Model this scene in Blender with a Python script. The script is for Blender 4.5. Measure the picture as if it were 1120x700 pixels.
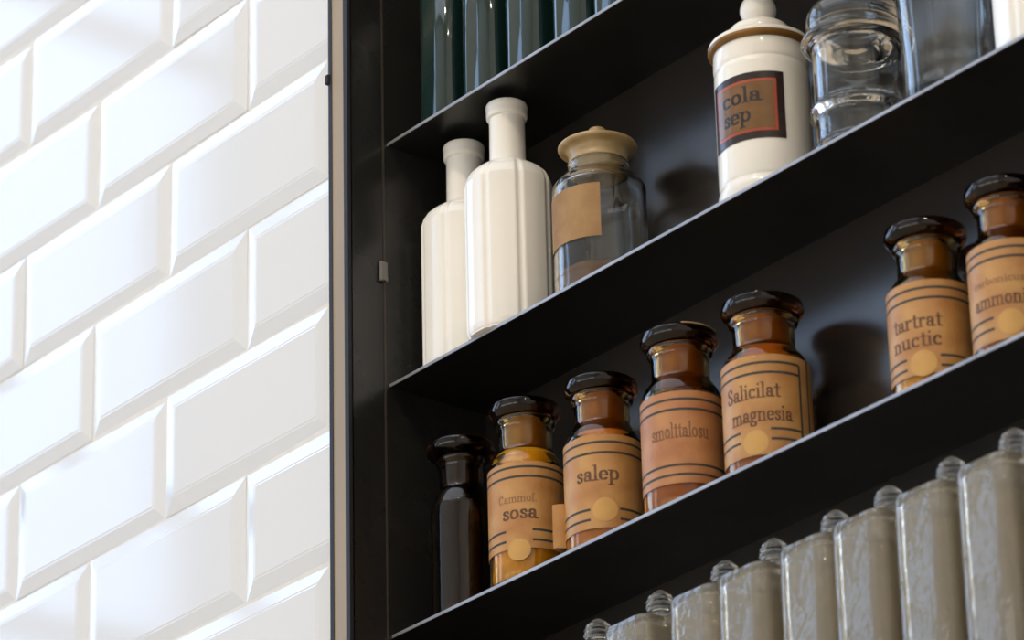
import bpy, bmesh, math, random
from mathutils import Vector

for o in list(bpy.data.objects):
    bpy.data.objects.remove(o, do_unlink=True)
random.seed(7)
scn = bpy.context.scene
COL = scn.collection
PI = math.pi

# ------------------------------------------------------------------ camera
YAW, PITCH, ROLL = math.radians(51.039), math.radians(24.870), math.radians(-1.414)
FPX = 4487.5                       # focal length in pixels of the 1120 px wide frame
CAM = Vector((2.6220, -1.6040, 1.6000))
FW = Vector((-math.sin(YAW) * math.cos(PITCH), math.cos(YAW) * math.cos(PITCH), math.sin(PITCH)))
_r = FW.cross(Vector((0, 0, 1))).normalized()
_u = _r.cross(FW)
RT = _r * math.cos(ROLL) + _u * math.sin(ROLL)
UP = -_r * math.sin(ROLL) + _u * math.cos(ROLL)
cd = bpy.data.cameras.new('camera')
cam = bpy.data.objects.new('camera', cd)
COL.objects.link(cam)
from mathutils import Matrix
M3 = Matrix((RT, UP, -FW)).transposed()
cam.matrix_world = Matrix.Translation(CAM) @ M3.to_4x4()
cd.sensor_width = 36.0
cd.lens = FPX / 1120 * 36
cd.clip_start, cd.clip_end = 0.05, 100
cd.dof.use_dof = True
cd.dof.focus_distance = 2.86
cd.dof.aperture_fstop = 11
scn.camera = cam

# ------------------------------------------------------------------ exposure
vs = scn.view_settings
vs.view_transform = 'Standard'
vs.look = 'None'
vs.exposure = -0.27
vs.gamma = 1.0
vs.use_curve_mapping = False

# ------------------------------------------------------------------ world: pale sky beyond the windows
w = bpy.data.worlds.new('sky')
scn.world = w
w.use_nodes = True
bg = w.node_tree.nodes['Background']
bg.inputs[0].default_value = (0.62, 0.76, 1.0, 1)
bg.inputs[1].default_value = 1.0


# ------------------------------------------------------------------ daylight and lamps of the hall, plus added fill lights
def area(name, loc, direction, sx, sy, radiance, color):
    l = bpy.data.lights.new(name, 'AREA')
    l.shape = 'RECTANGLE'
    l.size, l.size_y = sx, sy
    l.energy = radiance * PI * sx * sy
    l.color = color
    o = bpy.data.objects.new(name, l)
    COL.objects.link(o)
    o.location = loc
    o.rotation_euler = Vector(direction).to_track_quat('-Z', 'Y').to_euler()
    return o


XL, XR, YF, ZC = -4.5, 6.0, -7.0, 8.3        # side wall, far side wall, street wall, ceiling
WIN = [(-3.3, -0.15), (-6.7, -4.9)]        # the two tall windows (y range) in the side wall
WZ0, WZ1 = 1.6, 7.9
for (a, b), rad in zip(WIN, (3.8, 3.0)):
    area('window_daylight', (XL - 0.10, (a + b) / 2, (WZ0 + WZ1) / 2), (1, 0, 0), b - a, WZ1 - WZ0, rad, (0.45, 0.66, 1.0))
FFILL = [(-2.6, -0.4), (0.0, 2.2), (2.6, 4.8)]  # three added fill-light openings (x range) in the street wall, unseen behind the viewer
FZ0, FZ1 = 0.8, 3.9
for (a, b) in FFILL:
    area('front_fill', ((a + b) / 2, YF - 0.10, (FZ0 + FZ1) / 2), (0, 1, 0), b - a, FZ1 - FZ0, 3.0, (1.0, 0.95, 0.87))  # added frontal fill from behind the viewer
area('overhead_fill', (0.2, -3.8, ZC + 0.02), (0, 0, -1), 7.0, 5.2, 1.15, (0.95, 0.98, 1.0))  # added overhead fill light, set in an unseen ceiling opening


def lamp(loc, watts):
    l = bpy.data.lights.new('ceiling_spot', 'POINT')
    l.energy = watts
    l.shadow_soft_size = 0.035
    l.color = (1.0, 0.80, 0.56)
    o = bpy.data.objects.new('ceiling_spot', l)
    COL.objects.link(o)
    o.location = loc


lamp((1.25, -1.75, 5.1), 52)
lamp((1.95, -1.75, 5.1), 52)
lamp((3.1, -1.75, 5.1), 30)


# ------------------------------------------------------------------ pixel -> place helpers (1120 x 700 frame)
def ray(px, py):
    return FW + RT * ((px - 560) / FPX) - UP * ((py - 350) / FPX)


def on_y(px, py, y):
    d = ray(px, py)
    return CAM + d * ((y - CAM.y) / d.y)


def on_cyl(px, py, ax, ay, R):
    """nearest hit of a pixel's ray with the upright cylinder round (ax, ay): world point"""
    d = ray(px, py)
    ox, oy = CAM.x - ax, CAM.y - ay
    A = d.x * d.x + d.y * d.y
    B = ox * d.x + oy * d.y
    C = ox * ox + oy * oy - R * R
    D = B * B - A * C
    t = (-B - math.sqrt(max(D, 0))) / A
    return CAM + d * t


# ------------------------------------------------------------------ materials
def nmat(name):
    m = bpy.data.materials.new(name)
    m.use_nodes = True
    return m, m.node_tree.nodes, m.node_tree.links, m.node_tree.nodes['Principled BSDF']


def pmat(name, col, rough=0.5, metal=0.0, spec=0.5, coat=0.0, var=0.0, vscale=30.0, col2=None, bump=0.0, bscale=200.0,
         stretch=(1, 1, 1), trans=0.0, ior=1.5, rvar=0.0, sss=0.0):
    m, N, L, b = nmat(name)
    b.inputs['Base Color'].default_value = (*col, 1)
    b.inputs['Roughness'].default_value = rough
    b.inputs['Metallic'].default_value = metal
    b.inputs['Specular IOR Level'].default_value = spec
    b.inputs['Coat Weight'].default_value = coat
    b.inputs['Coat Roughness'].default_value = 0.04
    b.inputs['Transmission Weight'].default_value = trans
    b.inputs['IOR'].default_value = ior
    if sss:
        b.inputs['Subsurface Weight'].default_value = sss
        b.inputs['Subsurface Radius'].default_value = (0.004, 0.003, 0.002)
    tc = N.new('ShaderNodeTexCoord')
    mp = N.new('ShaderNodeMapping')
    mp.inputs['Scale'].default_value = stretch
    L.new(tc.outputs['Object'], mp.inputs['Vector'])
    if var or rvar or col2:
        nz = N.new('ShaderNodeTexNoise')
        nz.inputs['Scale'].default_value = vscale
        nz.inputs['Detail'].default_value = 5
        L.new(mp.outputs[0], nz.inputs['Vector'])
        if var or col2:
            mx = N.new('ShaderNodeMixRGB')
            c2 = col2 if col2 else tuple(max(0, c * (1 - var)) for c in col)
            mx.inputs[1].default_value = (*col, 1)
            mx.inputs[2].default_value = (*c2, 1)
            rp = N.new('ShaderNodeValToRGB')
            rp.color_ramp.elements[0].position = 0.35
            rp.color_ramp.elements[1].position = 0.68
            L.new(nz.outputs[0], rp.inputs[0])
            L.new(rp.outputs[0], mx.inputs[0])
            L.new(mx.outputs[0], b.inputs['Base Color'])
        if rvar:
            mr = N.new('ShaderNodeMapRange')
            mr.inputs['From Min'].default_value = 0.3
            mr.inputs['From Max'].default_value = 0.7
            mr.inputs['To Min'].default_value = max(0, rough - rvar)
            mr.inputs['To Max'].default_value = rough + rvar
            L.new(nz.outputs[0], mr.inputs[0])
            L.new(mr.outputs[0], b.inputs['Roughness'])
    if bump:
        n2 = N.new('ShaderNodeTexNoise')
        n2.inputs['Scale'].default_value = bscale
        n2.inputs['Detail'].default_value = 3
        L.new(mp.outputs[0], n2.inputs['Vector'])
        bp = N.new('ShaderNodeBump')
        bp.inputs['Strength'].default_value = bump
        bp.inputs['Distance'].default_value = 0.002
        L.new(n2.outputs[0], bp.inputs['Height'])
        L.new(bp.outputs[0], b.inputs['Normal'])
    return m


def lin(r, g, b):
    f = lambda c: ((c / 255 + 0.055) / 1.055) ** 2.4 if c > 10 else c / 255 / 12.92
    return (f(r), f(g), f(b))


MAT = {}
MAT['tile'] = pmat('white_tile_glaze', (0.78, 0.78, 0.77), 0.07, spec=0.5, bump=0.02, bscale=25)
MAT['grout'] = pmat('pale_grout', (0.80, 0.76, 0.68), 0.9, var=0.08, vscale=60)
MAT['plaster'] = pmat('warm_plaster', (0.70, 0.65, 0.57), 0.85, var=0.08, vscale=3)
MAT['floor'] = pmat('oiled_floor', (0.56, 0.41, 0.25), 0.5, var=0.3, vscale=4, stretch=(1, 8, 1))
MAT['ceiling'] = pmat('ceiling_paint', (0.62, 0.60, 0.56), 0.9)
MAT['frame'] = pmat('window_frame_paint', (0.12, 0.12, 0.12), 0.5)
MAT['steel'] = pmat('blackened_steel', (0.012, 0.0115, 0.011), 0.34, spec=0.45, var=0.4, vscale=14, rvar=0.06)
MAT['panel'] = pmat('black_back_panel', (0.022, 0.018, 0.015), 0.24, spec=0.85, var=0.3, vscale=18, rvar=0.04)
MAT['side'] = pmat('black_lacquered_side', (0.020, 0.019, 0.018), 0.26, spec=0.5, var=0.3, vscale=12, rvar=0.06)
MAT['edge'] = pmat('bare_steel_edge', (0.42, 0.42, 0.44), 0.45, metal=0.6, var=0.25, vscale=40)
MAT['tan'] = pmat('tan_edge_strip', (0.36, 0.27, 0.165), 0.55, var=0.12, vscale=25, stretch=(1, 1, 0.2))
MAT['rim'] = pmat('dark_channel_rim', (0.022, 0.022, 0.026), 0.6, spec=0.25)
MAT['clip'] = pmat('dull_metal_clip', (0.20, 0.19, 0.175), 0.5, metal=0.5)
MAT['bead'] = pmat('dark_bronze_bead', (0.045, 0.036, 0.028), 0.5)
MAT['milk'] = pmat('cream_milk_glass', (0.94, 0.905, 0.825), 0.16, spec=0.5, var=0.05, vscale=16, sss=0.08)
MAT['porcelain'] = pmat('cream_porcelain', (0.90, 0.86, 0.77), 0.12, spec=0.5, sss=0.08, var=0.05, vscale=14)
MAT['gilt'] = pmat('brown_gilt_band', lin(150, 108, 52), 0.3, metal=0.3, var=0.3, vscale=60)
MAT['dlabel'] = pmat('dark_brown_ground', lin(48, 34, 28), 0.25, var=0.25, vscale=70)
MAT['dlabel_in'] = pmat('aged_gold_ground', lin(124, 88, 48), 0.25, var=0.25, vscale=60)
MAT['red'] = pmat('red_painted_line', lin(176, 78, 48), 0.3, var=0.2, vscale=90)
MAT['paper'] = pmat('aged_label_paper', lin(198, 150, 88), 0.45, col2=lin(176, 120, 64), vscale=45, bump=0.15, bscale=500)
MAT['paper_pink'] = pmat('rosy_label_paper', lin(192, 136, 86), 0.45, col2=lin(170, 110, 66), vscale=45, bump=0.15, bscale=500)
MAT['paper_brown'] = pmat('brown_blank_paper', lin(168, 132, 88), 0.8, col2=lin(146, 110, 70), vscale=50, bump=0.2, bscale=400)
MAT['sticker'] = pmat('round_tan_paper', lin(208, 160, 88), 0.6, var=0.1, vscale=80)
MAT['ink'] = pmat('blue_black_ink', lin(62, 62, 58), 0.7, var=0.35, vscale=150)
MAT['ink_text'] = pmat('worn_brown_ink', lin(82, 56, 40), 0.7, col2=lin(120, 82, 54), vscale=220)
MAT['ink_mid'] = pmat('half_faded_brown_ink', lin(112, 76, 50), 0.7, col2=lin(140, 96, 62), vscale=220)
MAT['ink_faint'] = pmat('faded_brown_ink', lin(138, 98, 64), 0.7, col2=lin(160, 116, 74), vscale=220)
MAT['ink_dark'] = pmat('black_lettering_enamel', lin(30, 22, 20), 0.4)
MAT['amber'] = pmat('amber_glass', (0.95, 0.64, 0.24), 0.02, trans=1.0, ior=1.5, bump=0.02, bscale=40)
MAT['honey'] = pmat('honey_amber_glass', (1.0, 0.80, 0.36), 0.02, trans=1.0, ior=1.5, bump=0.02, bscale=40)
MAT['plug'] = pmat('ground_amber_glass', (0.36, 0.185, 0.05), 0.3, var=0.3, vscale=50)
MAT['plug_dark'] = pmat('ground_brown_glass', (0.10, 0.06, 0.035), 0.55, var=0.3, vscale=50)
MAT['amber_dark'] = pmat('dark_amber_glass', (0.30, 0.17, 0.08), 0.02, trans=1.0, ior=1.5, bump=0.02, bscale=40)
MAT['amber_lid'] = pmat('dark_amber_stopper_glass', (0.06, 0.016, 0.004), 0.03, trans=1.0, ior=1.5)
MAT['clear'] = pmat('clear_glass', (0.93, 0.94, 0.93), 0.015, trans=1.0, ior=1.48, bump=0.03, bscale=30)
MAT['clear_old'] = pmat('old_rippled_clear_glass', (0.88, 0.81, 0.67), 0.06, trans=0.86, ior=1.5, bump=0.40, bscale=85)
MAT['stop_clear'] = pmat('clear_stopper_glass', (0.92, 0.93, 0.91), 0.02, trans=1.0, ior=1.5)
MAT['teal'] = pmat('dark_green_glass', (0.008, 0.026, 0.023), 0.05, trans=0.05, ior=1.75, bump=0.03, bscale=40)
MAT['beige_lid'] = pmat('beige_stopper_ceramic', lin(196, 172, 128), 0.3, col2=lin(160, 130, 84), vscale=40, spec=0.5)
MAT['yellow'] = pmat('yellow_powder', (1.0, 0.60, 0.05), 0.9, var=0.25, vscale=60)
MAT['rust'] = pmat('orange_brown_powder', (0.62, 0.30, 0.12), 0.9, var=0.3, vscale=60)
MAT['rose'] = pmat('rosy_powder', (0.85, 0.55, 0.42), 0.9, var=0.2, vscale=60)
MAT['brown_powder'] = pmat('brown_powder', lin(140, 106, 76), 0.9, var=0.3, vscale=60)
MAT['tan_reflection'] = pmat('pale_tan_reflection', lin(176, 146, 104), 0.9, var=0.2, vscale=60)  # colour of the painted reflection on the stopper rim


# ------------------------------------------------------------------ mesh helpers
def link(name, me, mat=None, parent=None, smooth=False):
    o = bpy.data.objects.new(name, me)
    COL.objects.link(o)
    if mat is not None and not me.materials:
        me.materials.append(MAT[mat] if isinstance(mat, str) else mat)
    if smooth:
        for p in me.polygons:
            p.use_smooth = True
    if parent:
        o.parent = parent
    return o


def bm_obj(name, bm, mat, parent=None, smooth=False, sharp=None):
    bmesh.ops.recalc_face_normals(bm, faces=bm.faces)
    me = bpy.data.meshes.new(name)
    bm.to_mesh(me)
    bm.free()
    o = link(name, me, mat, parent, smooth)
    if smooth and sharp:
        me.set_sharp_from_angle(angle=math.radians(sharp))
    return o


def bx(bm, x0, x1, y0, y1, z0, z1, bevel=0.0):
    vs_ = [bm.verts.new((x, y, z)) for z in (z0, z1) for y in (y0, y1) for x in (x0, x1)]
    fs = []
    for q in ((0, 1, 3, 2), (4, 5, 7, 6), (0, 1, 5, 4), (2, 3, 7, 6), (0, 2, 6, 4), (1, 3, 7, 5)):
        fs.append(bm.faces.new([vs_[i] for i in q]))
    if bevel:
        es = list({e for f in fs for e in f.edges})
        bmesh.ops.bevel(bm, geom=es, offset=bevel, segments=2, affect='EDGES', profile=0.5)


def box_obj(name, mat, parent, *a, bevel=0.0):
    bm = bmesh.new()
    bx(bm, *a, bevel=bevel)
    return bm_obj(name, bm, mat, parent)


def smooth_profile(pts, n=4):
    """round a (r, z) profile with Catmull-Rom; a point given with a third value True stays sharp (doubled)"""
    out = []
    P = [p[:2] for p in pts]
    for i in range(len(P) - 1):
        p0 = P[i - 1] if i > 0 and len(pts[i]) < 3 else P[i]
        p1, p2 = P[i], P[i + 1]
        p3 = P[i + 2] if i + 2 < len(P) and len(pts[i + 1]) < 3 else P[i + 1]
        for k in range(n):
            t = k / n
            out.append(tuple(0.5 * ((2 * p1[j]) + (-p0[j] + p2[j]) * t + (2 * p0[j] - 5 * p1[j] + 4 * p2[j] - p3[j]) * t * t
                                    + (-p0[j] + 3 * p1[j] - 3 * p2[j] + p3[j]) * t ** 3) for j in (0, 1)))
    out.append(P[-1])
    return [(max(r, 0.0), z) for r, z in out]


def lathe(name, prof, mat, parent, seg=48, rfun=None, sharp=40):
    """revolve a profile; a point with r == 0 closes to a pole; rfun(theta, r, z) -> r modulates the section"""
    bm = bmesh.new()
    rings = []
    for r, z in prof:
        if r < 1e-6:
            rings.append([bm.verts.new((0, 0, z))])
        else:
            rg = []
            for k in range(seg):
                a = 2 * PI * k / seg
                rr = rfun(a, r, z) if rfun else r
                rg.append(bm.verts.new((rr * math.sin(a), -rr * math.cos(a), z)))
            rings.append(rg)
    for A, B in zip(rings, rings[1:]):
        if len(A) == 1 and len(B) == 1:
            continue
        for k in range(seg):
            j = (k + 1) % seg
            if len(A) == 1:
                bm.faces.new((A[0], B[k], B[j]))
            elif len(B) == 1:
                bm.faces.new((A[k], A[j], B[0]))
            else:
                bm.faces.new((A[k], A[j], B[j], B[k]))
    return bm_obj(name, bm, mat, parent, smooth=True, sharp=sharp)


def rrect(hx, hy, rad, n=16):
    """rounded rectangle outline with 4 n points"""
    out = []
    rad = min(rad, hx, hy)
    for cx, cy, a0 in ((hx - rad, hy - rad, 0), (-hx + rad, hy - rad, 90), (-hx + rad, -hy + rad, 180), (hx - rad, -hy + rad, 270)):
        for k in range(n):
            a = math.radians(a0 + 90 * k / (n - 1))
            out.append((cx + rad * math.cos(a), cy + rad * math.sin(a)))
    return out


def sell(hx, hy, e=2.0, n=64):
    """superellipse outline: e = 2 is round, larger is squarer"""
    out = []
    for k in range(n):
        a = 2 * PI * k / n
        c_, s_ = math.cos(a), math.sin(a)
        out.append((hx * math.copysign(abs(c_) ** (2 / e), c_), hy * math.copysign(abs(s_) ** (2 / e), s_)))
    return out


def loft(name, secs, mat, parent, sharp=45):
    """secs: list of (outline, z); caps both ends"""
    bm = bmesh.new()
    rings = [[bm.verts.new((x, y, z)) for x, y in ol] for ol, z in secs]
    n = len(rings[0])
    for A, B in zip(rings, rings[1:]):
        for k in range(n):
            bm.faces.new((A[k], A[(k + 1) % n], B[(k + 1) % n], B[k]))
    bm.faces.new(rings[0])
    bm.faces.new(rings[-1])
    return bm_obj(name, bm, mat, parent, smooth=True, sharp=sharp)


def thing(name, label, cat, loc, rotz=0.0, group=None):
    o = bpy.data.objects.new(name, None)
    COL.objects.link(o)
    o.empty_display_size = 0.02
    o.location = loc
    o.rotation_euler = (0, 0, rotz)
    o['label'] = label
    o['category'] = cat
    if group:
        o['group'] = group
    return o


def struct(o):
    o['kind'] = 'structure'
    return o


def face_cam(x, y):
    return math.atan2(CAM.x - x, -(CAM.y - y))


# ------------------------------------------------------------------ the hall
struct(box_obj('floor', 'floor', None, XL - 0.3, XR + 0.3, YF - 0.3, 0.4, -0.1, 0.0))
bm = bmesh.new()                                            # ceiling with an opening for the added overhead fill
X0, X1, Y0, Y1 = -3.3, 3.7, -6.4, -1.2
bx(bm, XL - 0.3, X0, YF - 0.3, 0.4, ZC, ZC + 0.15)
bx(bm, X1, XR + 0.3, YF - 0.3, 0.4, ZC, ZC + 0.15)
bx(bm, X0, X1, YF - 0.3, Y0, ZC, ZC + 0.15)
bx(bm, X0, X1, Y1, 0.4, ZC, ZC + 0.15)
struct(bm_obj('ceiling', bm, 'ceiling'))
bm = bmesh.new()                                            # side wall with two tall windows
ys_ = [YF - 0.3] + [v for a, b in sorted(WIN) for v in (a, b)] + [0.4]
for i in range(0, len(ys_), 2):
    bx(bm, XL - 0.25, XL, ys_[i], ys_[i + 1], 0, ZC)
for a, b in WIN:
    bx(bm, XL - 0.25, XL, a, b, 0, WZ0)
    bx(bm, XL - 0.25, XL, a, b, WZ1, ZC)
struct(bm_obj('wall_left', bm, 'plaster'))
for i, (a, b) in enumerate(WIN):
    bm = bmesh.new()
    for yy in (a, (a + b) / 2 - 0.03, b - 0.06):
        bx(bm, XL - 0.09, XL - 0.03, yy, yy + 0.06, WZ0, WZ1)
    for k in range(5):
        zz = WZ0 + (WZ1 - WZ0 - 0.06) * k / 4
        bx(bm, XL - 0.085, XL - 0.035, a, b, zz, zz + 0.06)
    struct(bm_obj('window_%d' % (i + 1), bm, 'frame'))
struct(box_obj('wall_right', 'plaster', None, XR, XR + 0.25, YF - 0.3, 0.4, 0, ZC))
bm = bmesh.new()                                            # street wall with three openings for the added front fill
xs_ = [XL - 0.25] + [v for ab in FFILL for v in ab] + [XR + 0.25]
for i in range(0, len(xs_), 2):
    bx(bm, xs_[i], xs_[i + 1], YF - 0.25, YF, 0, ZC)
for a, b in FFILL:
    bx(bm, a, b, YF - 0.25, YF, 0, FZ0)
    bx(bm, a, b, YF - 0.25, YF, FZ1, ZC)
struct(bm_obj('wall_front', bm, 'plaster'))
for i, (a, b) in enumerate(FFILL):
    bm = bmesh.new()
    for xx in (a, (a + b) / 2 - 0.03, b - 0.06):
        bx(bm, xx, xx + 0.06, YF - 0.09, YF - 0.03, FZ0, FZ1)
    for zz in (FZ0, FZ1 - 0.8, FZ1 - 0.06):
        bx(bm, a, b, YF - 0.085, YF - 0.035, zz, zz + 0.06)
    struct(bm_obj('window_%d' % (i + 1 + len(WIN)), bm, 'frame'))  # frames round the added front fill openings

# the tiled wall; to its right it steps back behind the black shelving
TW, TH = 0.21176, 0.1015
Z_A = 3.28512                       # height of the bed joint through the top of the view
PX0, PX1, PY = 0.4755, 0.4985, -0.036   # side panel of the shelving: outer face, inner face, front
SD = 0.0865                         # depth of the shelves
bm = bmesh.new()
bx(bm, XL - 0.25, PX0, 0.0033, 0.4, 0, ZC)
bx(bm, PX0, XR + 0.25, SD + 0.012, 0.4, 0, ZC)
wall = struct(bm_obj('wall_back', bm, 'grout'))


def tile_mesh(wd):
    g = 0.0008
    bm = bmesh.new()
    ins, dep = 0.0132, 0.0036
    hx, hz = wd / 2 - g, TH / 2 - g
    back = [bm.verts.new((sx * hx, dep + 0.003, sz * hz)) for sx, sz in ((-1, -1), (1, -1), (1, 1), (-1, 1))]
    rim = [bm.verts.new((sx * hx, dep - 0.0004, sz * hz)) for sx, sz in ((-1, -1), (1, -1), (1, 1), (-1, 1))]
    face = [bm.verts.new((sx * (hx - ins), 0, sz * (hz - ins))) for sx, sz in ((-1, -1), (1, -1), (1, 1), (-1, 1))]
    for A, B in ((back, rim), (rim, face)):
        for k in range(4):
            bm.faces.new((A[k], A[(k + 1) % 4], B[(k + 1) % 4], B[k]))
    bm.faces.new(face)
    bmesh.ops.bevel(bm, geom=[e for e in bm.edges if all(v.co.y < 0.001 for v in e.verts)], offset=0.0012, segments=2, affect='EDGES')
    bmesh.ops.recalc_face_normals(bm, faces=bm.faces)
    me = bpy.data.meshes.new('tile')
    bm.to_mesh(me)
    bm.free()
    me.materials.append(MAT['tile'])
    return me


TM = tile_mesh(TW)
for row in range(-4, 13):
    zc = Z_A - (row + 0.5) * TH
    off = 0.0 if row % 2 == 0 else 0.5
    for i in range(-6, 3):
        x0 = (i + off) * TW
        x1 = x0 + TW
        if x0 > PX0 - 0.012:
            continue
        if x1 > PX0 - 0.001:                      # cut tile against the shelving
            wd = PX0 - 0.001 - x0
            o = link('tile', tile_mesh(wd), None, wall)
            o.location = (x0 + wd / 2, 0, zc)
        else:
            o = link('tile', TM, None, wall)
            o.location = (x0 + TW / 2, 0, zc)
            o.rotation_euler = (math.radians(random.uniform(-0.35, 0.35)), 0, math.radians(random.uniform(-0.45, 0.45)))
        o.location.x += random.uniform(-0.0004, 0.0004)

# ------------------------------------------------------------------ black steel shelving
CX1 = 1.90
SZ = [3.16962, 2.97726, 2.78491, 2.59549, 2.40400]     # shelf tops
ZB, ZT = 2.22, 3.36
unit = thing('wall_shelving', 'black steel wall shelving with thin shelves and a tan-edged side panel', 'shelf', (PX0, SD, ZB))
OX, OY, OZ = unit.location


def ub(name, mat, par, x0, x1, y0, y1, z0, z1, bevel=0.0, base=None):
    b = base or (OX, OY, OZ)
    return box_obj(name, mat, par, x0 - b[0], x1 - b[0], y0 - b[1], y1 - b[1], z0 - b[2], z1 - b[2], bevel=bevel)


ub('back_panel', 'panel', unit, PX1, CX1, SD, SD + 0.010, ZB, ZT)
side = ub('side_panel', 'side', unit, PX0, PX1, PY + 0.003, SD + 0.010, ZB, ZT)
ub('edge_strip', 'tan', side, PX0 + 0.0042, PX1 - 0.0046, PY + 0.0005, PY + 0.004, ZB, ZT)['label'] = 'tan edge strip along the side panel'
ub('channel_rim', 'rim', side, PX0, PX0 + 0.0042, PY, PY + 0.004, ZB, ZT)
ub('channel_rim', 'rim', side, PX1 - 0.0046, PX1, PY, PY + 0.004, ZB, ZT)
ub('seam_bead', 'bead', side, PX1, PX1 + 0.0006, -0.0045, -0.0030, ZB, ZT)
pc = on_y(417.5, 300, -0.004)
ub('clip', 'clip', side, PX1, PX1 + 0.003, -0.009, -0.002, pc.z - 0.008, pc.z + 0.008, bevel=0.001)
ps = on_y(360, 87, PY)
ub('screw', 'rim', side, PX0 - 0.002, PX0 + 0.002, PY - 0.002, PY + 0.003, ps.z - 0.004, ps.z + 0.004, bevel=0.001)
ub('side_panel', 'side', unit, CX1, CX1 + 0.023, PY, SD + 0.010, ZB, ZT)
ST = 0.0022
for z in SZ:
    s = ub('shelf', 'steel', unit, PX1, CX1, 0.0008, SD, z - ST, z)
    ub('front_edge', 'edge', s, PX1, CX1, 0.0, 0.0008, z - ST, z)['label'] = 'thin bare metal front edge'

# ------------------------------------------------------------------ lettering: broad-nib glyphs, thick stems and thin joins


def arc(cx, cy, rx, ry, a0, a1, n=9):
    return [(cx + rx * math.cos(math.radians(a0 + (a1 - a0) * k / n)), cy + ry * math.sin(math.radians(a0 + (a1 - a0) * k / n))) for k in range(n + 1)]


def serif(x, y, h=0.2):
    return [(x - h, y), (x + h, y)]


GL = {
    'l': (0.56, [[(.28, 0), (.28, 1.6)], serif(.28, 0), [(.08, 1.6), (.28, 1.6)]]),
    'i': (0.56, [[(.28, 0), (.28, 1)], serif(.28, 0), [(.08, 1), (.28, 1)], [(.28, 1.36), (.28, 1.5)]]),
    'n': (1.16, [[(.26, 0), (.26, 1)], [(.06, 1), (.26, 1)], serif(.26, 0), arc(.57, .68, .31, .3, 180, 0) + [(.88, 0)], serif(.88, 0)]),
    'h': (1.16, [[(.26, 0), (.26, 1.6)], [(.06, 1.6), (.26, 1.6)], serif(.26, 0), arc(.57, .68, .31, .3, 180, 0) + [(.88, 0)], serif(.88, 0)]),
    'm': (1.76, [[(.26, 0), (.26, 1)], [(.06, 1), (.26, 1)], serif(.26, 0), arc(.56, .68, .3, .3, 180, 0) + [(.86, 0)], serif(.86, 0),
                 arc(1.16, .68, .3, .3, 180, 0) + [(1.46, 0)], serif(1.46, 0)]),
    'u': (1.16, [[(.06, 1), (.26, 1)], [(.26, 1), (.26, .32)] + arc(.56, .32, .3, .3, 180, 360), [(.86, 1), (.86, 0)], [(.86, 0), (1.06, 0)], [(.66, 1), (.86, 1)]]),
    'r': (0.84, [[(.26, 0), (.26, 1)], [(.06, 1), (.26, 1)], serif(.26, 0), arc(.54, .66, .26, .32, 170, 45), [(.7, .86), (.7, .8)]]),
    'a': (0.98, [[(.7, .68), (.7, .1), (.86, .0), (.95, .06)], arc(.45, .7, .25, .29, 0, 165), [(.22, .74), (.22, .68)], arc(.43, .29, .26, .27, 0, 360, 14)]),
    'o': (1.02, [arc(.5, .5, .35, .48, 0, 360, 16)]),
    'e': (0.96, [arc(.5, .5, .35, .48, 0, 318, 14), [(.16, .52), (.84, .52)]]),
    'c': (0.92, [arc(.5, .5, .35, .48, 48, 315, 13), [(.74, .84), (.74, .74)]]),
    's': (0.84, [[(.68, .72), (.64, .9), (.46, .99), (.26, .92), (.2, .75), (.32, .6), (.58, .46), (.68, .3), (.62, .1), (.42, .01), (.22, .1), (.17, .28)]]),
    'p': (1.12, [[(.26, -.55), (.26, 1)], [(.06, 1), (.26, 1)], serif(.26, -.55), arc(.58, .5, .34, .48, 0, 360, 16)]),
    'b': (1.12, [[(.26, 0), (.26, 1.6)], [(.06, 1.6), (.26, 1.6)], arc(.58, .5, .34, .48, 0, 360, 16)]),
    'g': (0.96, [arc(.43, .66, .27, .34, 0, 360, 14), arc(.45, -.26, .33, .24, 0, 360, 14), [(.3, .34), (.2, .14), (.4, -.02)], [(.64, .92), (.86, 1)]]),
    't': (0.70, [[(.36, 1.35), (.36, .14)] + arc(.52, .14, .16, .14, 180, 320, 5), [(.1, 1), (.66, 1)]]),
    'f': (0.66, [[(.28, 0), (.28, 1.28)] + arc(.48, 1.3, .2, .3, 180, 40, 5), [(.06, 1), (.56, 1)], serif(.28, 0)]),
    'S': (1.10, [[(.86, 1.15), (.82, 1.45), (.58, 1.6), (.3, 1.5), (.2, 1.22), (.36, .96), (.74, .72), (.9, .45), (.82, .15), (.52, 0), (.24, .14), (.17, .45)]]),
    'C': (1.30, [arc(.68, .8, .5, .8, 48, 312, 15), [(1.02, 1.4), (1.02, 1.15)]]),
    '.': (0.40, [[(.2, 0), (.2, .14)]]),
    ' ': (0.60, []),
    '=': (0.60, [[(.05, .3), (.5, .3)], [(.05, .05), (.5, .05)]]),
}


def hull(pts):
    pts = sorted(set(pts))
    def half(ps):
        h = []
        for q in ps:
            while len(h) > 1 and (h[-1][0] - h[-2][0]) * (q[1] - h[-2][1]) - (h[-1][1] - h[-2][1]) * (q[0] - h[-2][0]) <= 0:
                h.pop()
            h.append(q)
        return h
    return half(pts)[:-1] + half(pts[::-1])[:-1]


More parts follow.
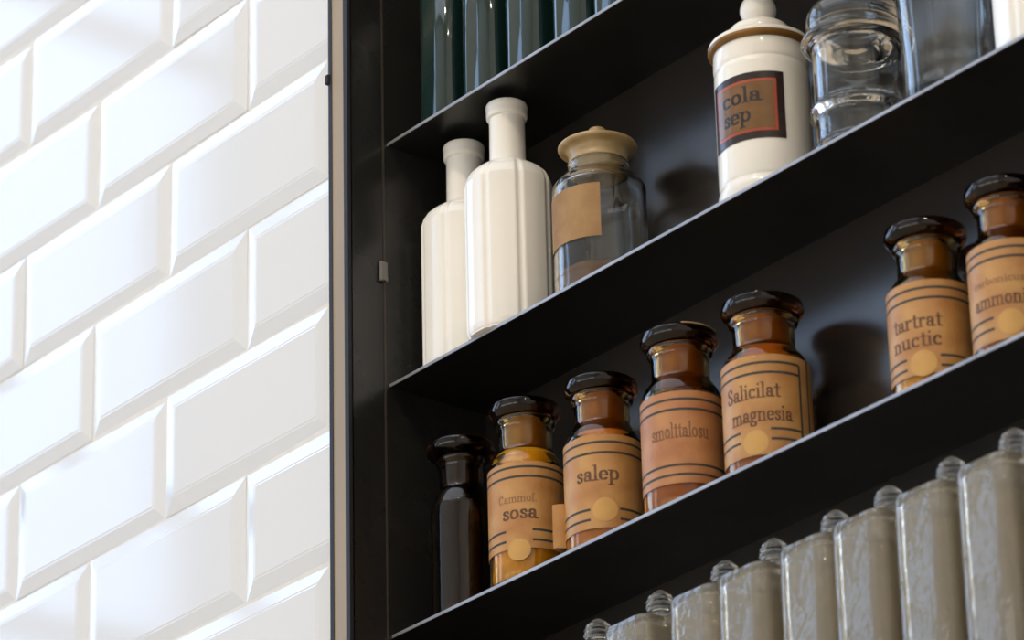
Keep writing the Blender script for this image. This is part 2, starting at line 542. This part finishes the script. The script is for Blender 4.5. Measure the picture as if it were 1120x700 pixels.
def text_polys(txt, xh, width=None, w_=0.25, t_=0.115):
    """list of convex polygons in metres, centred on x; width squeezes or stretches the line to that length"""
    polys, x = [], 0.0
    for ch in txt:
        adv, lines = GL[ch]
        for pl in lines:
            fine = []
            for a, b in zip(pl, pl[1:]):
                ns = max(1, int(abs(b[0] - a[0]) / 0.16))
                fine += [(a[0] + (b[0] - a[0]) * k / ns, a[1] + (b[1] - a[1]) * k / ns) for k in range(ns)]
            fine.append(pl[-1])
            for a, b in zip(fine, fine[1:]):
                q = []
                for (cx, cy) in (a, b):
                    for sx in (-1, 1):
                        for sy in (-1, 1):
                            q.append((round(x + cx + sx * w_ / 2, 4), round(cy + sy * t_ / 2, 4)))
                polys.append(hull(q))
        x += adv
    sx = xh if width is None else width / x
    return [[((px - x / 2) * sx, py * xh) for px, py in q] for q in polys]


def wrap_polys(name, polys, R, phi0, z0, mat, parent):
    """lay flat polygons round a cylinder; phi0 = angle of their centre, z0 = height of their baseline"""
    bm = bmesh.new()
    for q in polys:
        vsn = []
        for u, v in q:
            a = phi0 + u / R
            vsn.append(bm.verts.new((R * math.sin(a), -R * math.cos(a), z0 + v)))
        try:
            bm.faces.new(vsn)
        except ValueError:
            pass
    me = bpy.data.meshes.new(name)
    bm.to_mesh(me)
    bm.free()
    return link(name, me, mat, parent)


def wrap_sheet(name, R, p0, p1, z0, z1, mat, parent, thick=0.00016, n=None, zf=None, zt=None):
    """a curved sheet of paper with thickness; angles p0..p1, heights z0..z1"""
    n = n or max(2, int(abs(p1 - p0) / math.radians(4)))
    bm = bmesh.new()
    cols = []
    for k in range(n + 1):
        a = p0 + (p1 - p0) * k / n
        za = z0 + (zf(a) if zf else 0)
        zb = z1 + (zt(a) if zt else 0)
        cols.append([bm.verts.new((r * math.sin(a), -r * math.cos(a), z)) for r, z in ((R, za), (R + thick, za), (R + thick, zb), (R, zb))])
    for A, B in zip(cols, cols[1:]):
        for k in range(4):
            bm.faces.new((A[k], A[(k + 1) % 4], B[(k + 1) % 4], B[k]))
    bm.faces.new(cols[0])
    bm.faces.new(cols[-1])
    return bm_obj(name, bm, mat, parent, smooth=True, sharp=40)


def wrap_disc(name, R, phi0, z0, rad, mat, parent, thick=0.00016):
    bm = bmesh.new()
    rings = []
    for rr, rho in ((R, rad), (R + thick, rad), (R + thick, rad * 0.66), (R + thick, rad * 0.33), (R + thick, rad * 0.08)):
        rg = []
        for k in range(24):
            t = 2 * PI * k / 24
            a = phi0 + rho * math.cos(t) / R
            rg.append(bm.verts.new((rr * math.sin(a), -rr * math.cos(a), z0 + rho * math.sin(t))))
        rings.append(rg)
    for A, B in zip(rings, rings[1:]):
        for k in range(24):
            bm.faces.new((A[k], A[(k + 1) % 24], B[(k + 1) % 24], B[k]))
    bm.faces.new(rings[-1])
    return bm_obj(name, bm, mat, parent, smooth=True, sharp=40)


# ------------------------------------------------------------------ amber apothecary jars on the third shelf
def scale_z(pts, k):
    return [(p[0], p[1] * k) + tuple(p[2:]) for p in pts]


def amber_jar(d):
    s, R, H = d['shelf'], d['R'], d['H']
    ax = on_y(d['cx'], d['cy'], d['y'])
    x, y, z = ax.x, d['y'], SZ[s]
    rz = face_cam(x, y)
    root = thing('apothecary_jar', d['label'], 'jar', (x, y, z), rz, 'amber apothecary jars')
    k, q = H / 0.139, R / 0.0263
    rn = 0.0186 * q
    t = 0.0021
    outer = [(0.0, 0.0015 * k), (0.0190 * q, 0.0012 * k), (0.0232 * q, 0.0), (R - 0.0006, 0.0022 * k), (R, 0.006 * k), (R, 0.045 * k), (R, 0.084 * k),
             (R - 0.0009, 0.0915 * k), (0.0225 * q, 0.0985 * k), (0.0193 * q, 0.1030 * k), (rn, 0.1070 * k), (rn, 0.1150 * k), (rn + 0.0002, 0.1205 * k), (rn + 0.0018, 0.1228 * k), (rn + 0.0026, 0.1248 * k), (rn + 0.0020, 0.1268 * k, True)]
    op = smooth_profile(outer, 3)
    inner = [(rn - 0.0032, 0.1268 * k, True), (rn - 0.0032, 0.1080 * k), (0.0165 * q, 0.1025 * k), (0.0200 * q, 0.0970 * k), (R - t - 0.0008, 0.0900 * k), (R - t, 0.083 * k), (R - t, 0.04 * k), (R - t, 0.010 * k),
             (R - t - 0.0028, 0.0058 * k), (0.014 * q, 0.0050 * k), (0.0, 0.0050 * k)]
    glass = d.get('glass', 'amber')
    lathe('glass_body', op + smooth_profile(inner, 3), glass, root)
    # flat-topped ground stopper with a wide overhanging disc
    rl = d.get('lid', 0.0248) * q
    lid = [(0.0, 0.1272 * k), (rn - 0.0044, 0.1271 * k, True), (rn + 0.0022, 0.1273 * k), (rl - 0.0016, 0.1300 * k), (rl, 0.1322 * k), (rl, 0.1352 * k),
           (rl - 0.0014, 0.1382 * k), (rl * 0.6, 0.1396 * k), (0.0, 0.1392 * k)]
    stp = lathe('stopper', smooth_profile(lid, 3), d.get('lidmat', 'amber_lid'), root)
    plug = [(0.0, 0.1040 * k), (rn - 0.0058, 0.1042 * k), (rn - 0.0040, 0.1060 * k), (rn - 0.0036, 0.1266 * k), (0.0, 0.1268 * k)]
    lathe('ground_plug', plug, d.get('plug', 'plug'), stp, sharp=50)
    if d.get('fill'):
        f0 = d['fill_z']
        prof = [(0.0, 0.0056 * k), (0.014 * q, 0.0056 * k), (R - t - 0.0030, 0.0066 * k), (R - t - 0.0004, 0.0105 * k)]
        top = [p for p in [(R - t - 0.0004, 0.083), (R - t - 0.0013, 0.0895), (0.0195 * q, 0.0968), (0.0160 * q, 0.1022)] if p[1] < f0]
        prof += [(p[0], p[1] * k) for p in top]
        if top and f0 > top[-1][1]:
            prof.append((top[-1][0] * 0.93, f0 * k))
        elif not top:
            prof.append((R - t - 0.0004, f0 * k))
        prof.append((0.0, f0 * k))
        lathe('contents', prof, d['fill'], root, sharp=50)
    if 'lab' not in d:
        return root
    RL = R + 0.0002

    def pz(px, py, r=RL):
        P = on_cyl(px, py, x, y, r)
        a = math.atan2(P.x - x, -(P.y - y)) - rz
        return (a + PI) % (2 * PI) - PI, P.z - z

    L = d['lab']
    cx = L['cx']
    pL, pR = math.radians(L.get('a0', -115)), math.radians(L.get('a1', 115))
    ztop, zbot = pz(cx, L['top'])[1], max(0.004, pz(cx, L['bot'])[1])
    lab = wrap_sheet('paper_label', RL, pL, pR, zbot, ztop, L.get('paper', 'paper'), root)
    RI = RL + 0.00016 + 0.00006
    bt = 0.00085
    bands = []
    for py in L['bands_top']:
        bands.append((pz(cx, py)[1], pL, pR))
    for py in L['bands_bot']:
        zz = pz(cx, py)[1]
        if 'sticker' in L:
            a, zs = pz(L['sticker'][0], L['sticker'][1])
            gap = (L['sticker'][2] / 1600.0 + 0.0012) / RL
            bands += [(zz, pL, a - gap), (zz, a + gap, pR)]
        else:
            bands.append((zz, pL, pR))
    for zz, a, b in bands:
        b2 = min(b, math.radians(L['frame'][0])) if 'frame' in L else b
        wrap_sheet('printed_band', RI, a, b2, zz - bt, zz + bt, 'ink', lab, thick=0.00003)
    if 'frame' in L:
        zs = sorted(pz(cx, py)[1] for py in L['bands_top'] + L['bands_bot'])
        for i, ang in enumerate(L['frame']):
            a = math.radians(ang)
            wrap_sheet('printed_band', RI, a - 0.0009 / RI, a + 0.0009 / RI, zs[0], zs[-1] if i == 0 else zs[-1] + 0.006, 'ink', lab, thick=0.00003)
    for tx in L['text']:
        px, py, xh_px, wpx, txt = tx[:5]
        a, zz = pz(px, py)
        mpp = (CAM - Vector((x, y, z))).length / FPX
        wid = wpx * mpp / max(0.55, math.cos(a))
        wrap_polys('lettering', text_polys(txt, xh_px * mpp * 1.10, wid), RI + 0.00004, a, zz, tx[5] if len(tx) > 5 else 'ink_text', lab)
    if 'sticker' in L:
        sx, sy, sr = L['sticker']
        a, zz = pz(sx, sy)
        mpp = (CAM - Vector((x, y, z))).length / FPX
        wrap_disc('paper_sticker', RI, a, zz, sr * mpp, 'sticker', lab)
    if L.get('flap'):
        # loose end of the label standing off the glass on its outer side
        a0 = math.radians(-86)
        bm = bmesh.new()
        f0, f1 = L['flap']
        zb_, zt_ = pz(cx, f1)[1] - 0.002, pz(cx, f0)[1] - 0.004
        cols = []
        for kk in range(5):
            tt = kk / 4
            bxp = Vector((RL * math.sin(a0), -RL * math.cos(a0), 0)) + Vector((-0.0085 * tt, -0.003 * tt + 0.002 * tt * tt, 0))
            nv = Vector((0.0, -0.0002, 0))
            cols.append([bm.verts.new((bxp.x + n_ * nv.x, bxp.y + n_ * nv.y, zz_)) for n_, zz_ in ((0, zb_), (1, zb_), (1, zt_ - 0.001 * tt), (0, zt_ - 0.001 * tt))])
        for A, B in zip(cols, cols[1:]):
            for kk in range(4):
                bm.faces.new((A[kk], A[(kk + 1) % 4], B[(kk + 1) % 4], B[kk]))
        bm.faces.new(cols[0])
        bm.faces.new(cols[-1])
        fl = bm_obj('loose_flap', bm, 'paper', lab)
    return root


JARS = [
    dict(label='plain dark brown glass jar without any label next to the side panel', shelf=3, cx=506.5, cy=600, y=0.034, R=0.0220, H=0.1375, lid=0.0290,
         glass='amber_dark', plug='plug_dark'),
    dict(label='amber jar lettered sosa, filled with yellow powder', shelf=3, cx=576, cy=540, y=0.0345, R=0.0263, H=0.1415, fill='yellow', fill_z=0.1015, glass='honey',
         lab=dict(cx=574, top=504, bot=599, bands_top=[510, 520.5], bands_bot=[579, 590], sticker=(568, 601, 13),
                  text=[(568, 567, 9.5, 40, 'sosa'), (565, 549, 5.5, 44, 'Cammof.', 'ink_faint')])),
    dict(label='amber jar lettered salep, its label coming loose on one side', shelf=3, cx=660.5, cy=510, y=0.0385, R=0.0268, H=0.1320, fill='rose', fill_z=0.094,
         lab=dict(cx=660, top=475, bot=577, bands_top=[483, 494.5], bands_bot=[556, 567], sticker=(662, 557, 14), flap=(528, 580),
                  text=[(653, 525, 10, 50, 'salep')])),
    dict(label='amber jar with a rosy label and no round sticker, stopper with a pale painted-on reflection', shelf=3, cx=747, cy=470, y=0.0370, R=0.0275, H=0.1360, fill='rust', fill_z=0.088,
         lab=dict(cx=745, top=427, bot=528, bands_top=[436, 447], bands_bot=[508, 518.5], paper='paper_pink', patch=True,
                  text=[(743, 478, 10, 68, 'smolttalosu', 'ink_mid')])),
    dict(label='amber jar lettered Salicilat magnesia with a line frame', shelf=3, cx=838, cy=420, y=0.0460, R=0.0288, H=0.1330, fill='rust', fill_z=0.100,
         lab=dict(cx=836, top=387, bot=497, bands_top=[396, 407], bands_bot=[469, 480], sticker=(826.5, 484, 14.5), frame=(47, 64),
                  text=[(821, 436, 10, 62, 'Salicilat'), (832, 460, 10, 72, 'magnesia'), (813, 464, 9, 6, '=')])),
    dict(label='amber jar lettered tartrat with a yellowish neck', shelf=3, cx=1017.5, cy=340, y=0.0565, R=0.0268, H=0.1335, lid=0.0256, fill='yellow', fill_z=0.090, glass='honey',
         lab=dict(cx=1015, top=305, bot=408, bands_top=[314, 325], bands_bot=[389, 400], sticker=(1010, 397, 15.5),
                  text=[(1001, 359, 10, 56, 'tartrat'), (1001, 380, 10, 56, 'nuctic')])),
    dict(label='amber jar lettered ammonii beside the jar lettered tartrat', shelf=3, cx=1107, cy=300, y=0.0565, R=0.0268, H=0.1335, lid=0.0256, fill='rust', fill_z=0.088,
         lab=dict(cx=1104, top=260, bot=370, bands_top=[269, 279.5], bands_bot=[344, 356], sticker=(1106, 351, 15),
                  text=[(1094, 333, 10, 66, 'ammonii'), (1090, 309, 5, 60, 'carbonicus', 'ink_faint')])),
]
for d in JARS:
    r_ = amber_jar(d)
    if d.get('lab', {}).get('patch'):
        # pale strip painted in as a reflection on the rim of the stopper
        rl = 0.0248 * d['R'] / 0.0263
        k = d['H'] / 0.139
        wrap_sheet('rim_reflection', rl - 0.0016, math.radians(4), math.radians(72), 0.1362 * k, 0.1384 * k, 'tan_reflection', r_, thick=0.0011)


# ------------------------------------------------------------------ second shelf
def ribbed_bottle(label, x, y, R, H, turn, hb):
    """milk-glass bottle with an eight-sided, grooved body"""
    z = SZ[2]
    rz = face_cam(x, y) + math.radians(turn)
    root = thing('ribbed_bottle', label, 'bottle', (x, y, z), rz, 'cream ribbed bottles')
    hs = hb * H                                     # height where the shoulder starts
    rn = R * 0.40

    def rf(a, r, zz):
        if r < R * 0.55:
            return r
        f = min(1.0, (r / R - 0.55) / 0.35)
        n = 8
        u = ((a / (2 * PI) * n) % 1.0) - 0.5             # 0 in the middle of a rib
        poly = 0.955 / max(math.cos(u * 2 * PI / n), 0.9)
        groove = 0.075 * math.exp(-((abs(u) - 0.5) / 0.085) ** 2)
        bulge = 0.012 * math.cos(u * 2 * PI)
        return r * (1 + f * (poly - 1 - groove + bulge))

    body = [(0.0, 0.001), (R * 0.86, 0.0), (R * 0.955, 0.0012), (R * 0.995, 0.005), (R, 0.012), (R, hs * 0.5), (R, hs * 0.93), (R * 0.985, hs * 0.985), (R * 0.90, hs * 1.045), (R * 0.70, hs * 1.090),
            (rn + 0.0032, hs * 1.118), (rn + 0.0008, hs * 1.14), (rn, hs * 1.17), (rn * 0.985, H * 0.945), (rn * 1.0, H * 0.950, True)]
    lathe('body', smooth_profile(body, 4) + [(rn * 0.7, H * 0.951), (0.0, H * 0.95)], 'milk', root, seg=256, rfun=rf, sharp=60)
    lip = [(rn * 0.98, H * 0.935), (rn * 1.10, H * 0.940), (rn * 1.14, H * 0.950), (rn * 1.14, H * 0.970), (rn * 1.16, H * 0.985), (rn * 1.12, H * 0.998), (rn * 0.98, H), (rn * 0.78, H * 0.997), (rn * 0.70, H * 0.97), (rn * 0.69, H * 0.950)]
    lathe('lip', smooth_profile(lip, 3), 'milk', root)
    return root


ribbed_bottle('cream ribbed bottle standing between the side panel and the taller ribbed bottle', 0.5400, 0.0385, 0.0330, 0.1835, 18, 0.650)
ribbed_bottle('tall cream ribbed bottle standing beside the clear jar with a brown label', 0.6060, 0.0260, 0.0324, 0.1850, 14, 0.655)
ribbed_bottle('cream ribbed bottle standing beside the tapered glass tumbler', 1.1190, 0.0370, 0.0325, 0.1790, 8, 0.665)

# clear jar with beige stopper
P = on_y(656, 230, 0.0408)
cj = thing('storage_jar', 'clear glass jar with a beige knobbed stopper and blank brown label', 'jar', (P.x, 0.0408, SZ[2]), face_cam(P.x, 0.0408))
R = 0.0328
out_ = [(0.0, 0.0015), (R * 0.86, 0.0), (R * 0.98, 0.002), (R, 0.007), (R, 0.040), (R, 0.082), (R * 0.965, 0.0905), (R * 0.80, 0.0965), (0.0215, 0.0995), (0.0208, 0.103), (0.0215, 0.108, True)]
in_ = [(0.0190, 0.108, True), (0.0188, 0.101), (R * 0.76, 0.0945), (R * 0.90, 0.0885), (R - 0.0022, 0.081), (R - 0.0022, 0.04), (R - 0.0022, 0.010), (R * 0.84, 0.0055), (0.0, 0.0055)]
lathe('glass_body', smooth_profile(out_, 3) + smooth_profile(in_, 3), 'clear', cj)
st_ = [(0.0, 0.098), (0.0170, 0.0985), (0.0182, 0.1085, True), (0.0208, 0.1086), (0.0205, 0.1120), (0.0207, 0.1160), (0.0225, 0.1182), (0.0262, 0.1192), (0.0276, 0.1204), (0.0274, 0.1220), (0.0240, 0.1234), (0.0150, 0.1262), (0.0085, 0.1278), (0.0058, 0.1300), (0.0064, 0.1330), (0.0058, 0.1358), (0.0030, 0.1375), (0.0, 0.1378)]
lathe('stopper', smooth_profile(st_, 3), 'beige_lid', cj)
cp = [(0.0, 0.0060), (0.026, 0.0062), (R - 0.0034, 0.010), (R - 0.0026, 0.013), (R - 0.0026, 0.021), (0.020, 0.025), (0.0, 0.023)]
lathe('contents', smooth_profile(cp, 2), 'brown_powder', cj, rfun=lambda a, r, z: r)
wrap_sheet('paper_label', R + 0.0002, math.radians(-100), math.radians(1), 0.0385, 0.0790, 'paper_brown', cj)

# porcelain drug jar
P = on_y(835, 120, 0.0400)
pj = thing('porcelain_jar', 'white porcelain drug jar with knobbed lid and dark brown lettered label', 'jar', (P.x, 0.0400, SZ[2]), face_cam(P.x, 0.0400))
R = 0.0318
pb = [(0.0, 0.002), (0.0270, 0.002), (0.0285, 0.0), (0.0315, 0.002), (0.0325, 0.007), (0.0325, 0.012), (0.0312, 0.0165), (0.0316, 0.0190), (0.0318, 0.030), (0.0318, 0.070), (0.0318, 0.0995), (0.0312, 0.1035), (0.0319, 0.1060), (0.0320, 0.1120), (0.0316, 0.1175, True), (0.0280, 0.1178), (0.0, 0.1178)]
lathe('body', smooth_profile(pb, 3), 'porcelain', pj, seg=64)
lidp = [(0.0, 0.1185), (0.030, 0.1185), (0.0338, 0.1200), (0.0350, 0.1222), (0.0344, 0.1245), (0.0315, 0.1262), (0.0245, 0.1272), (0.0212, 0.1290), (0.0208, 0.1330), (0.0200, 0.1372), (0.0165, 0.1392), (0.0092, 0.1404), (0.0082, 0.1425), (0.0100, 0.1455), (0.0120, 0.1500), (0.0122, 0.1540), (0.0105, 0.1590), (0.0060, 0.1625), (0.0, 0.1635)]
ld = lathe('lid', smooth_profile(lidp, 3), 'porcelain', pj, seg=64)
lathe('gilt_band', smooth_profile([(0.0322, 0.1178), (0.0342, 0.1190), (0.0352, 0.1208), (0.0349, 0.1216), (0.0340, 0.1200), (0.0322, 0.1186)], 2), 'gilt', ld, seg=64)
RL = R + 0.0003
a0, a1 = math.radians(-76), math.radians(26)
lb = wrap_sheet('painted_label', RL, a0, a1, 0.0415, 0.0905, 'dlabel', pj)
m1 = 0.0052 / RL
m2 = 0.0072 / RL
wrap_sheet('red_border', RL + 0.0002, a0 + m1, a1 - m1, 0.0415 + 0.0052, 0.0905 - 0.0052, 'red', lb, thick=0.00006)
wrap_sheet('gold_field', RL + 0.0003, a0 + m2, a1 - m2, 0.0415 + 0.0072, 0.0905 - 0.0072, 'dlabel_in', lb, thick=0.00006)
wrap_polys('lettering', text_polys('cola', 0.0072, 0.030), RL + 0.00042, math.radians(-28), 0.0690, 'ink_dark', lb)
wrap_polys('lettering', text_polys('sep', 0.0072, 0.0225), RL + 0.00042, math.radians(-34), 0.0550, 'ink_dark', lb)

# clear jar with moulded rings
P = on_y(939, 100, 0.0400)
gj = thing('ringed_jar', 'clear glass jar with three raised rings and a glass lid', 'jar', (P.x, 0.0400, SZ[2]), face_cam(P.x, 0.0400))
ro = [(0.0, 0.003), (0.020, 0.002), (0.0290, 0.0), (0.0330, 0.002), (0.0340, 0.0055), (0.0325, 0.0095), (0.0294, 0.0120), (0.0286, 0.016), (0.0286, 0.029), (0.0300, 0.0320), (0.0322, 0.0345), (0.0322, 0.0375), (0.0300, 0.0400), (0.0287, 0.0430), (0.0287, 0.060), (0.0287, 0.0800), (0.0305, 0.0826), (0.0318, 0.0845, True)]
ri = [(0.0270, 0.0845, True), (0.0274, 0.080), (0.0274, 0.05), (0.0274, 0.014), (0.0250, 0.0075), (0.0, 0.0075)]
lathe('glass_body', smooth_profile(ro, 3) + smooth_profile(ri, 2), 'clear', gj, seg=64)
rl_ = [(0.0325, 0.0857), (0.0350, 0.0870), (0.0353, 0.0890), (0.0335, 0.0910), (0.0314, 0.0928), (0.0315, 0.098), (0.0310, 0.106), (0.0275, 0.1125), (0.020, 0.1165), (0.0095, 0.1185), (0.0080, 0.122), (0.0105, 0.127), (0.0095, 0.133), (0.0050, 0.137), (0.0, 0.1375)]
rq_ = [(0.0, 0.1140), (0.0175, 0.1130), (0.0255, 0.1095), (0.0288, 0.1045), (0.0292, 0.0975), (0.0292, 0.0900), (0.0288, 0.0857), (0.0325, 0.0857)]
lathe('glass_lid', smooth_profile(rl_, 3) + smooth_profile(rq_, 3), 'clear', gj, seg=64)

# tapered tumbler
P = on_y(1036, 45, 0.0345)
gt = thing('glass_tumbler', 'tall plain clear glass tumbler, widening towards its rim', 'glass', (P.x, 0.0345, SZ[2]), face_cam(P.x, 0.0345))
to_ = [(0.0, 0.002), (0.020, 0.0012), (0.0245, 0.0), (0.0270, 0.0025), (0.0279, 0.008), (0.0286, 0.030), (0.0312, 0.090), (0.0326, 0.128), (0.0324, 0.1295, True), (0.0312, 0.1295, True), (0.0298, 0.090), (0.0270, 0.030), (0.0258, 0.014), (0.0220, 0.0095), (0.0, 0.0090)]
lathe('glass_body', smooth_profile(to_, 3), 'clear', gt, seg=64)


# ------------------------------------------------------------------ square bottles: clear ones on the fourth shelf, dark green on the first
def square_bottle(name, label, group, x, y, z, hx, hy, hb, rad, mat, smat, ridged, proto=None):
    if proto:
        r = proto.copy()
        COL.objects.link(r)
        r.location = (x, y, z)
        r['label'] = label
        for ch in proto.children:
            c = ch.copy()
            COL.objects.link(c)
            c.parent = r
        return r
    r = thing(name, label, 'bottle', (x, y, z), 0.0, group)
    t = 0.0032
    outs = [(rrect(hx - 0.004, hy - 0.004, rad), 0.0), (rrect(hx - 0.001, hy - 0.001, rad), 0.0014), (rrect(hx, hy, rad), 0.005), (rrect(hx, hy, rad), hb * 0.5), (rrect(hx, hy, rad), hb - 0.006),
            (rrect(hx - 0.0012, hy - 0.0012, rad), hb - 0.0022), (rrect(hx - 0.005, hy - 0.005, rad - 0.003), hb)]
    nk = 0.0078
    outs += [(sell(nk + 0.002, nk + 0.002), hb + 0.0015), (sell(nk + 0.0006, nk + 0.0006), hb + 0.0028), (sell(nk + 0.0012, nk + 0.0012), hb + 0.0045), (sell(nk, nk), hb + 0.0060)]
    ni = nk - 0.0022
    outs += [(sell(ni, ni), hb + 0.0060), (sell(ni, ni), hb - 0.002), (rrect(hx - 0.009, hy - 0.009, rad), hb - 0.0045), (rrect(hx - t, hy - t, rad), hb - 0.009),
             (rrect(hx - t, hy - t, rad), hb * 0.5), (rrect(hx - t, hy - t, rad), 0.010), (rrect(hx - t - 0.003, hy - t - 0.003, rad), 0.0065)]
    loft('glass_body', outs, mat, r, sharp=35)
    if ridged:
        sp = [(0.0, hb + 0.0005), (ni - 0.0008, hb + 0.0005), (ni - 0.0004, hb + 0.0062), (0.0052, hb + 0.0066)]
        zz, hh = hb + 0.0072, 0.0190
        for i in range(45):
            t_ = i / 44
            rr = 0.0094 * math.sin(math.pi * (0.16 + 0.84 * t_)) ** 0.60
            rr += 0.00065 * math.cos(t_ * 2 * PI * 5.5) * (1 if t_ < 0.85 else 0)
            sp.append((max(rr, 0.0), zz + hh * t_))
        sp[-1] = (0.0, sp[-1][1])
        lathe('bulb_stopper', sp, smat, r, seg=32, sharp=60)
    else:
        sp = [(0.0, hb + 0.0005), (ni - 0.0008, hb + 0.0005), (ni - 0.0004, hb + 0.0062, True), (0.0080, hb + 0.0066), (0.0100, hb + 0.0095), (0.0085, hb + 0.0135), (0.0, hb + 0.0145)]
        lathe('glass_stopper', smooth_profile(sp, 3), smat, r, seg=32)
    return r


proto = None
xs = [0.6190, 0.6765, 0.7400, 0.8045, 0.8510, 0.9085, 0.9570, 1.0120, 1.0655]
CL = ['below the jar lettered sosa', 'below the jar lettered salep', 'below the gap between the salep jar and the rosy-labelled jar',
      'below the gap between the rosy-labelled jar and the Salicilat jar', 'below the jar lettered Salicilat', 'below the wide gap, nearer the Salicilat jar',
      'below the wide gap, nearer the tartrat jar', 'below the jar lettered tartrat', 'below the jar lettered ammonii']
for x, cl in zip(xs, CL):
    b = square_bottle('square_bottle', 'clear bulb-stoppered bottle ' + cl, 'clear square bottles in a row', x, 0.0360, SZ[4], 0.0228, 0.0340, 0.1300, 0.0100, 'clear_old', 'stop_clear', True, proto)
    proto = proto or b
    b.rotation_euler.z = math.radians(random.uniform(-0.7, 0.7))
proto = None
for x, cl in zip([0.5400, 0.5905, 0.6405, 0.6935, 0.7380], ['standing next to the side panel', 'second from the side panel', 'third from the side panel', 'fourth from the side panel', 'fifth from the side panel']):
    b = square_bottle('green_bottle', 'dark green glass bottle ' + cl, 'dark green square bottles in a row', x, 0.0320, SZ[1], 0.0190, 0.0240, 0.120, 0.0130, 'teal', 'teal', False, proto)
    proto = proto or b
    b.rotation_euler.z = math.radians(random.uniform(-0.7, 0.7))
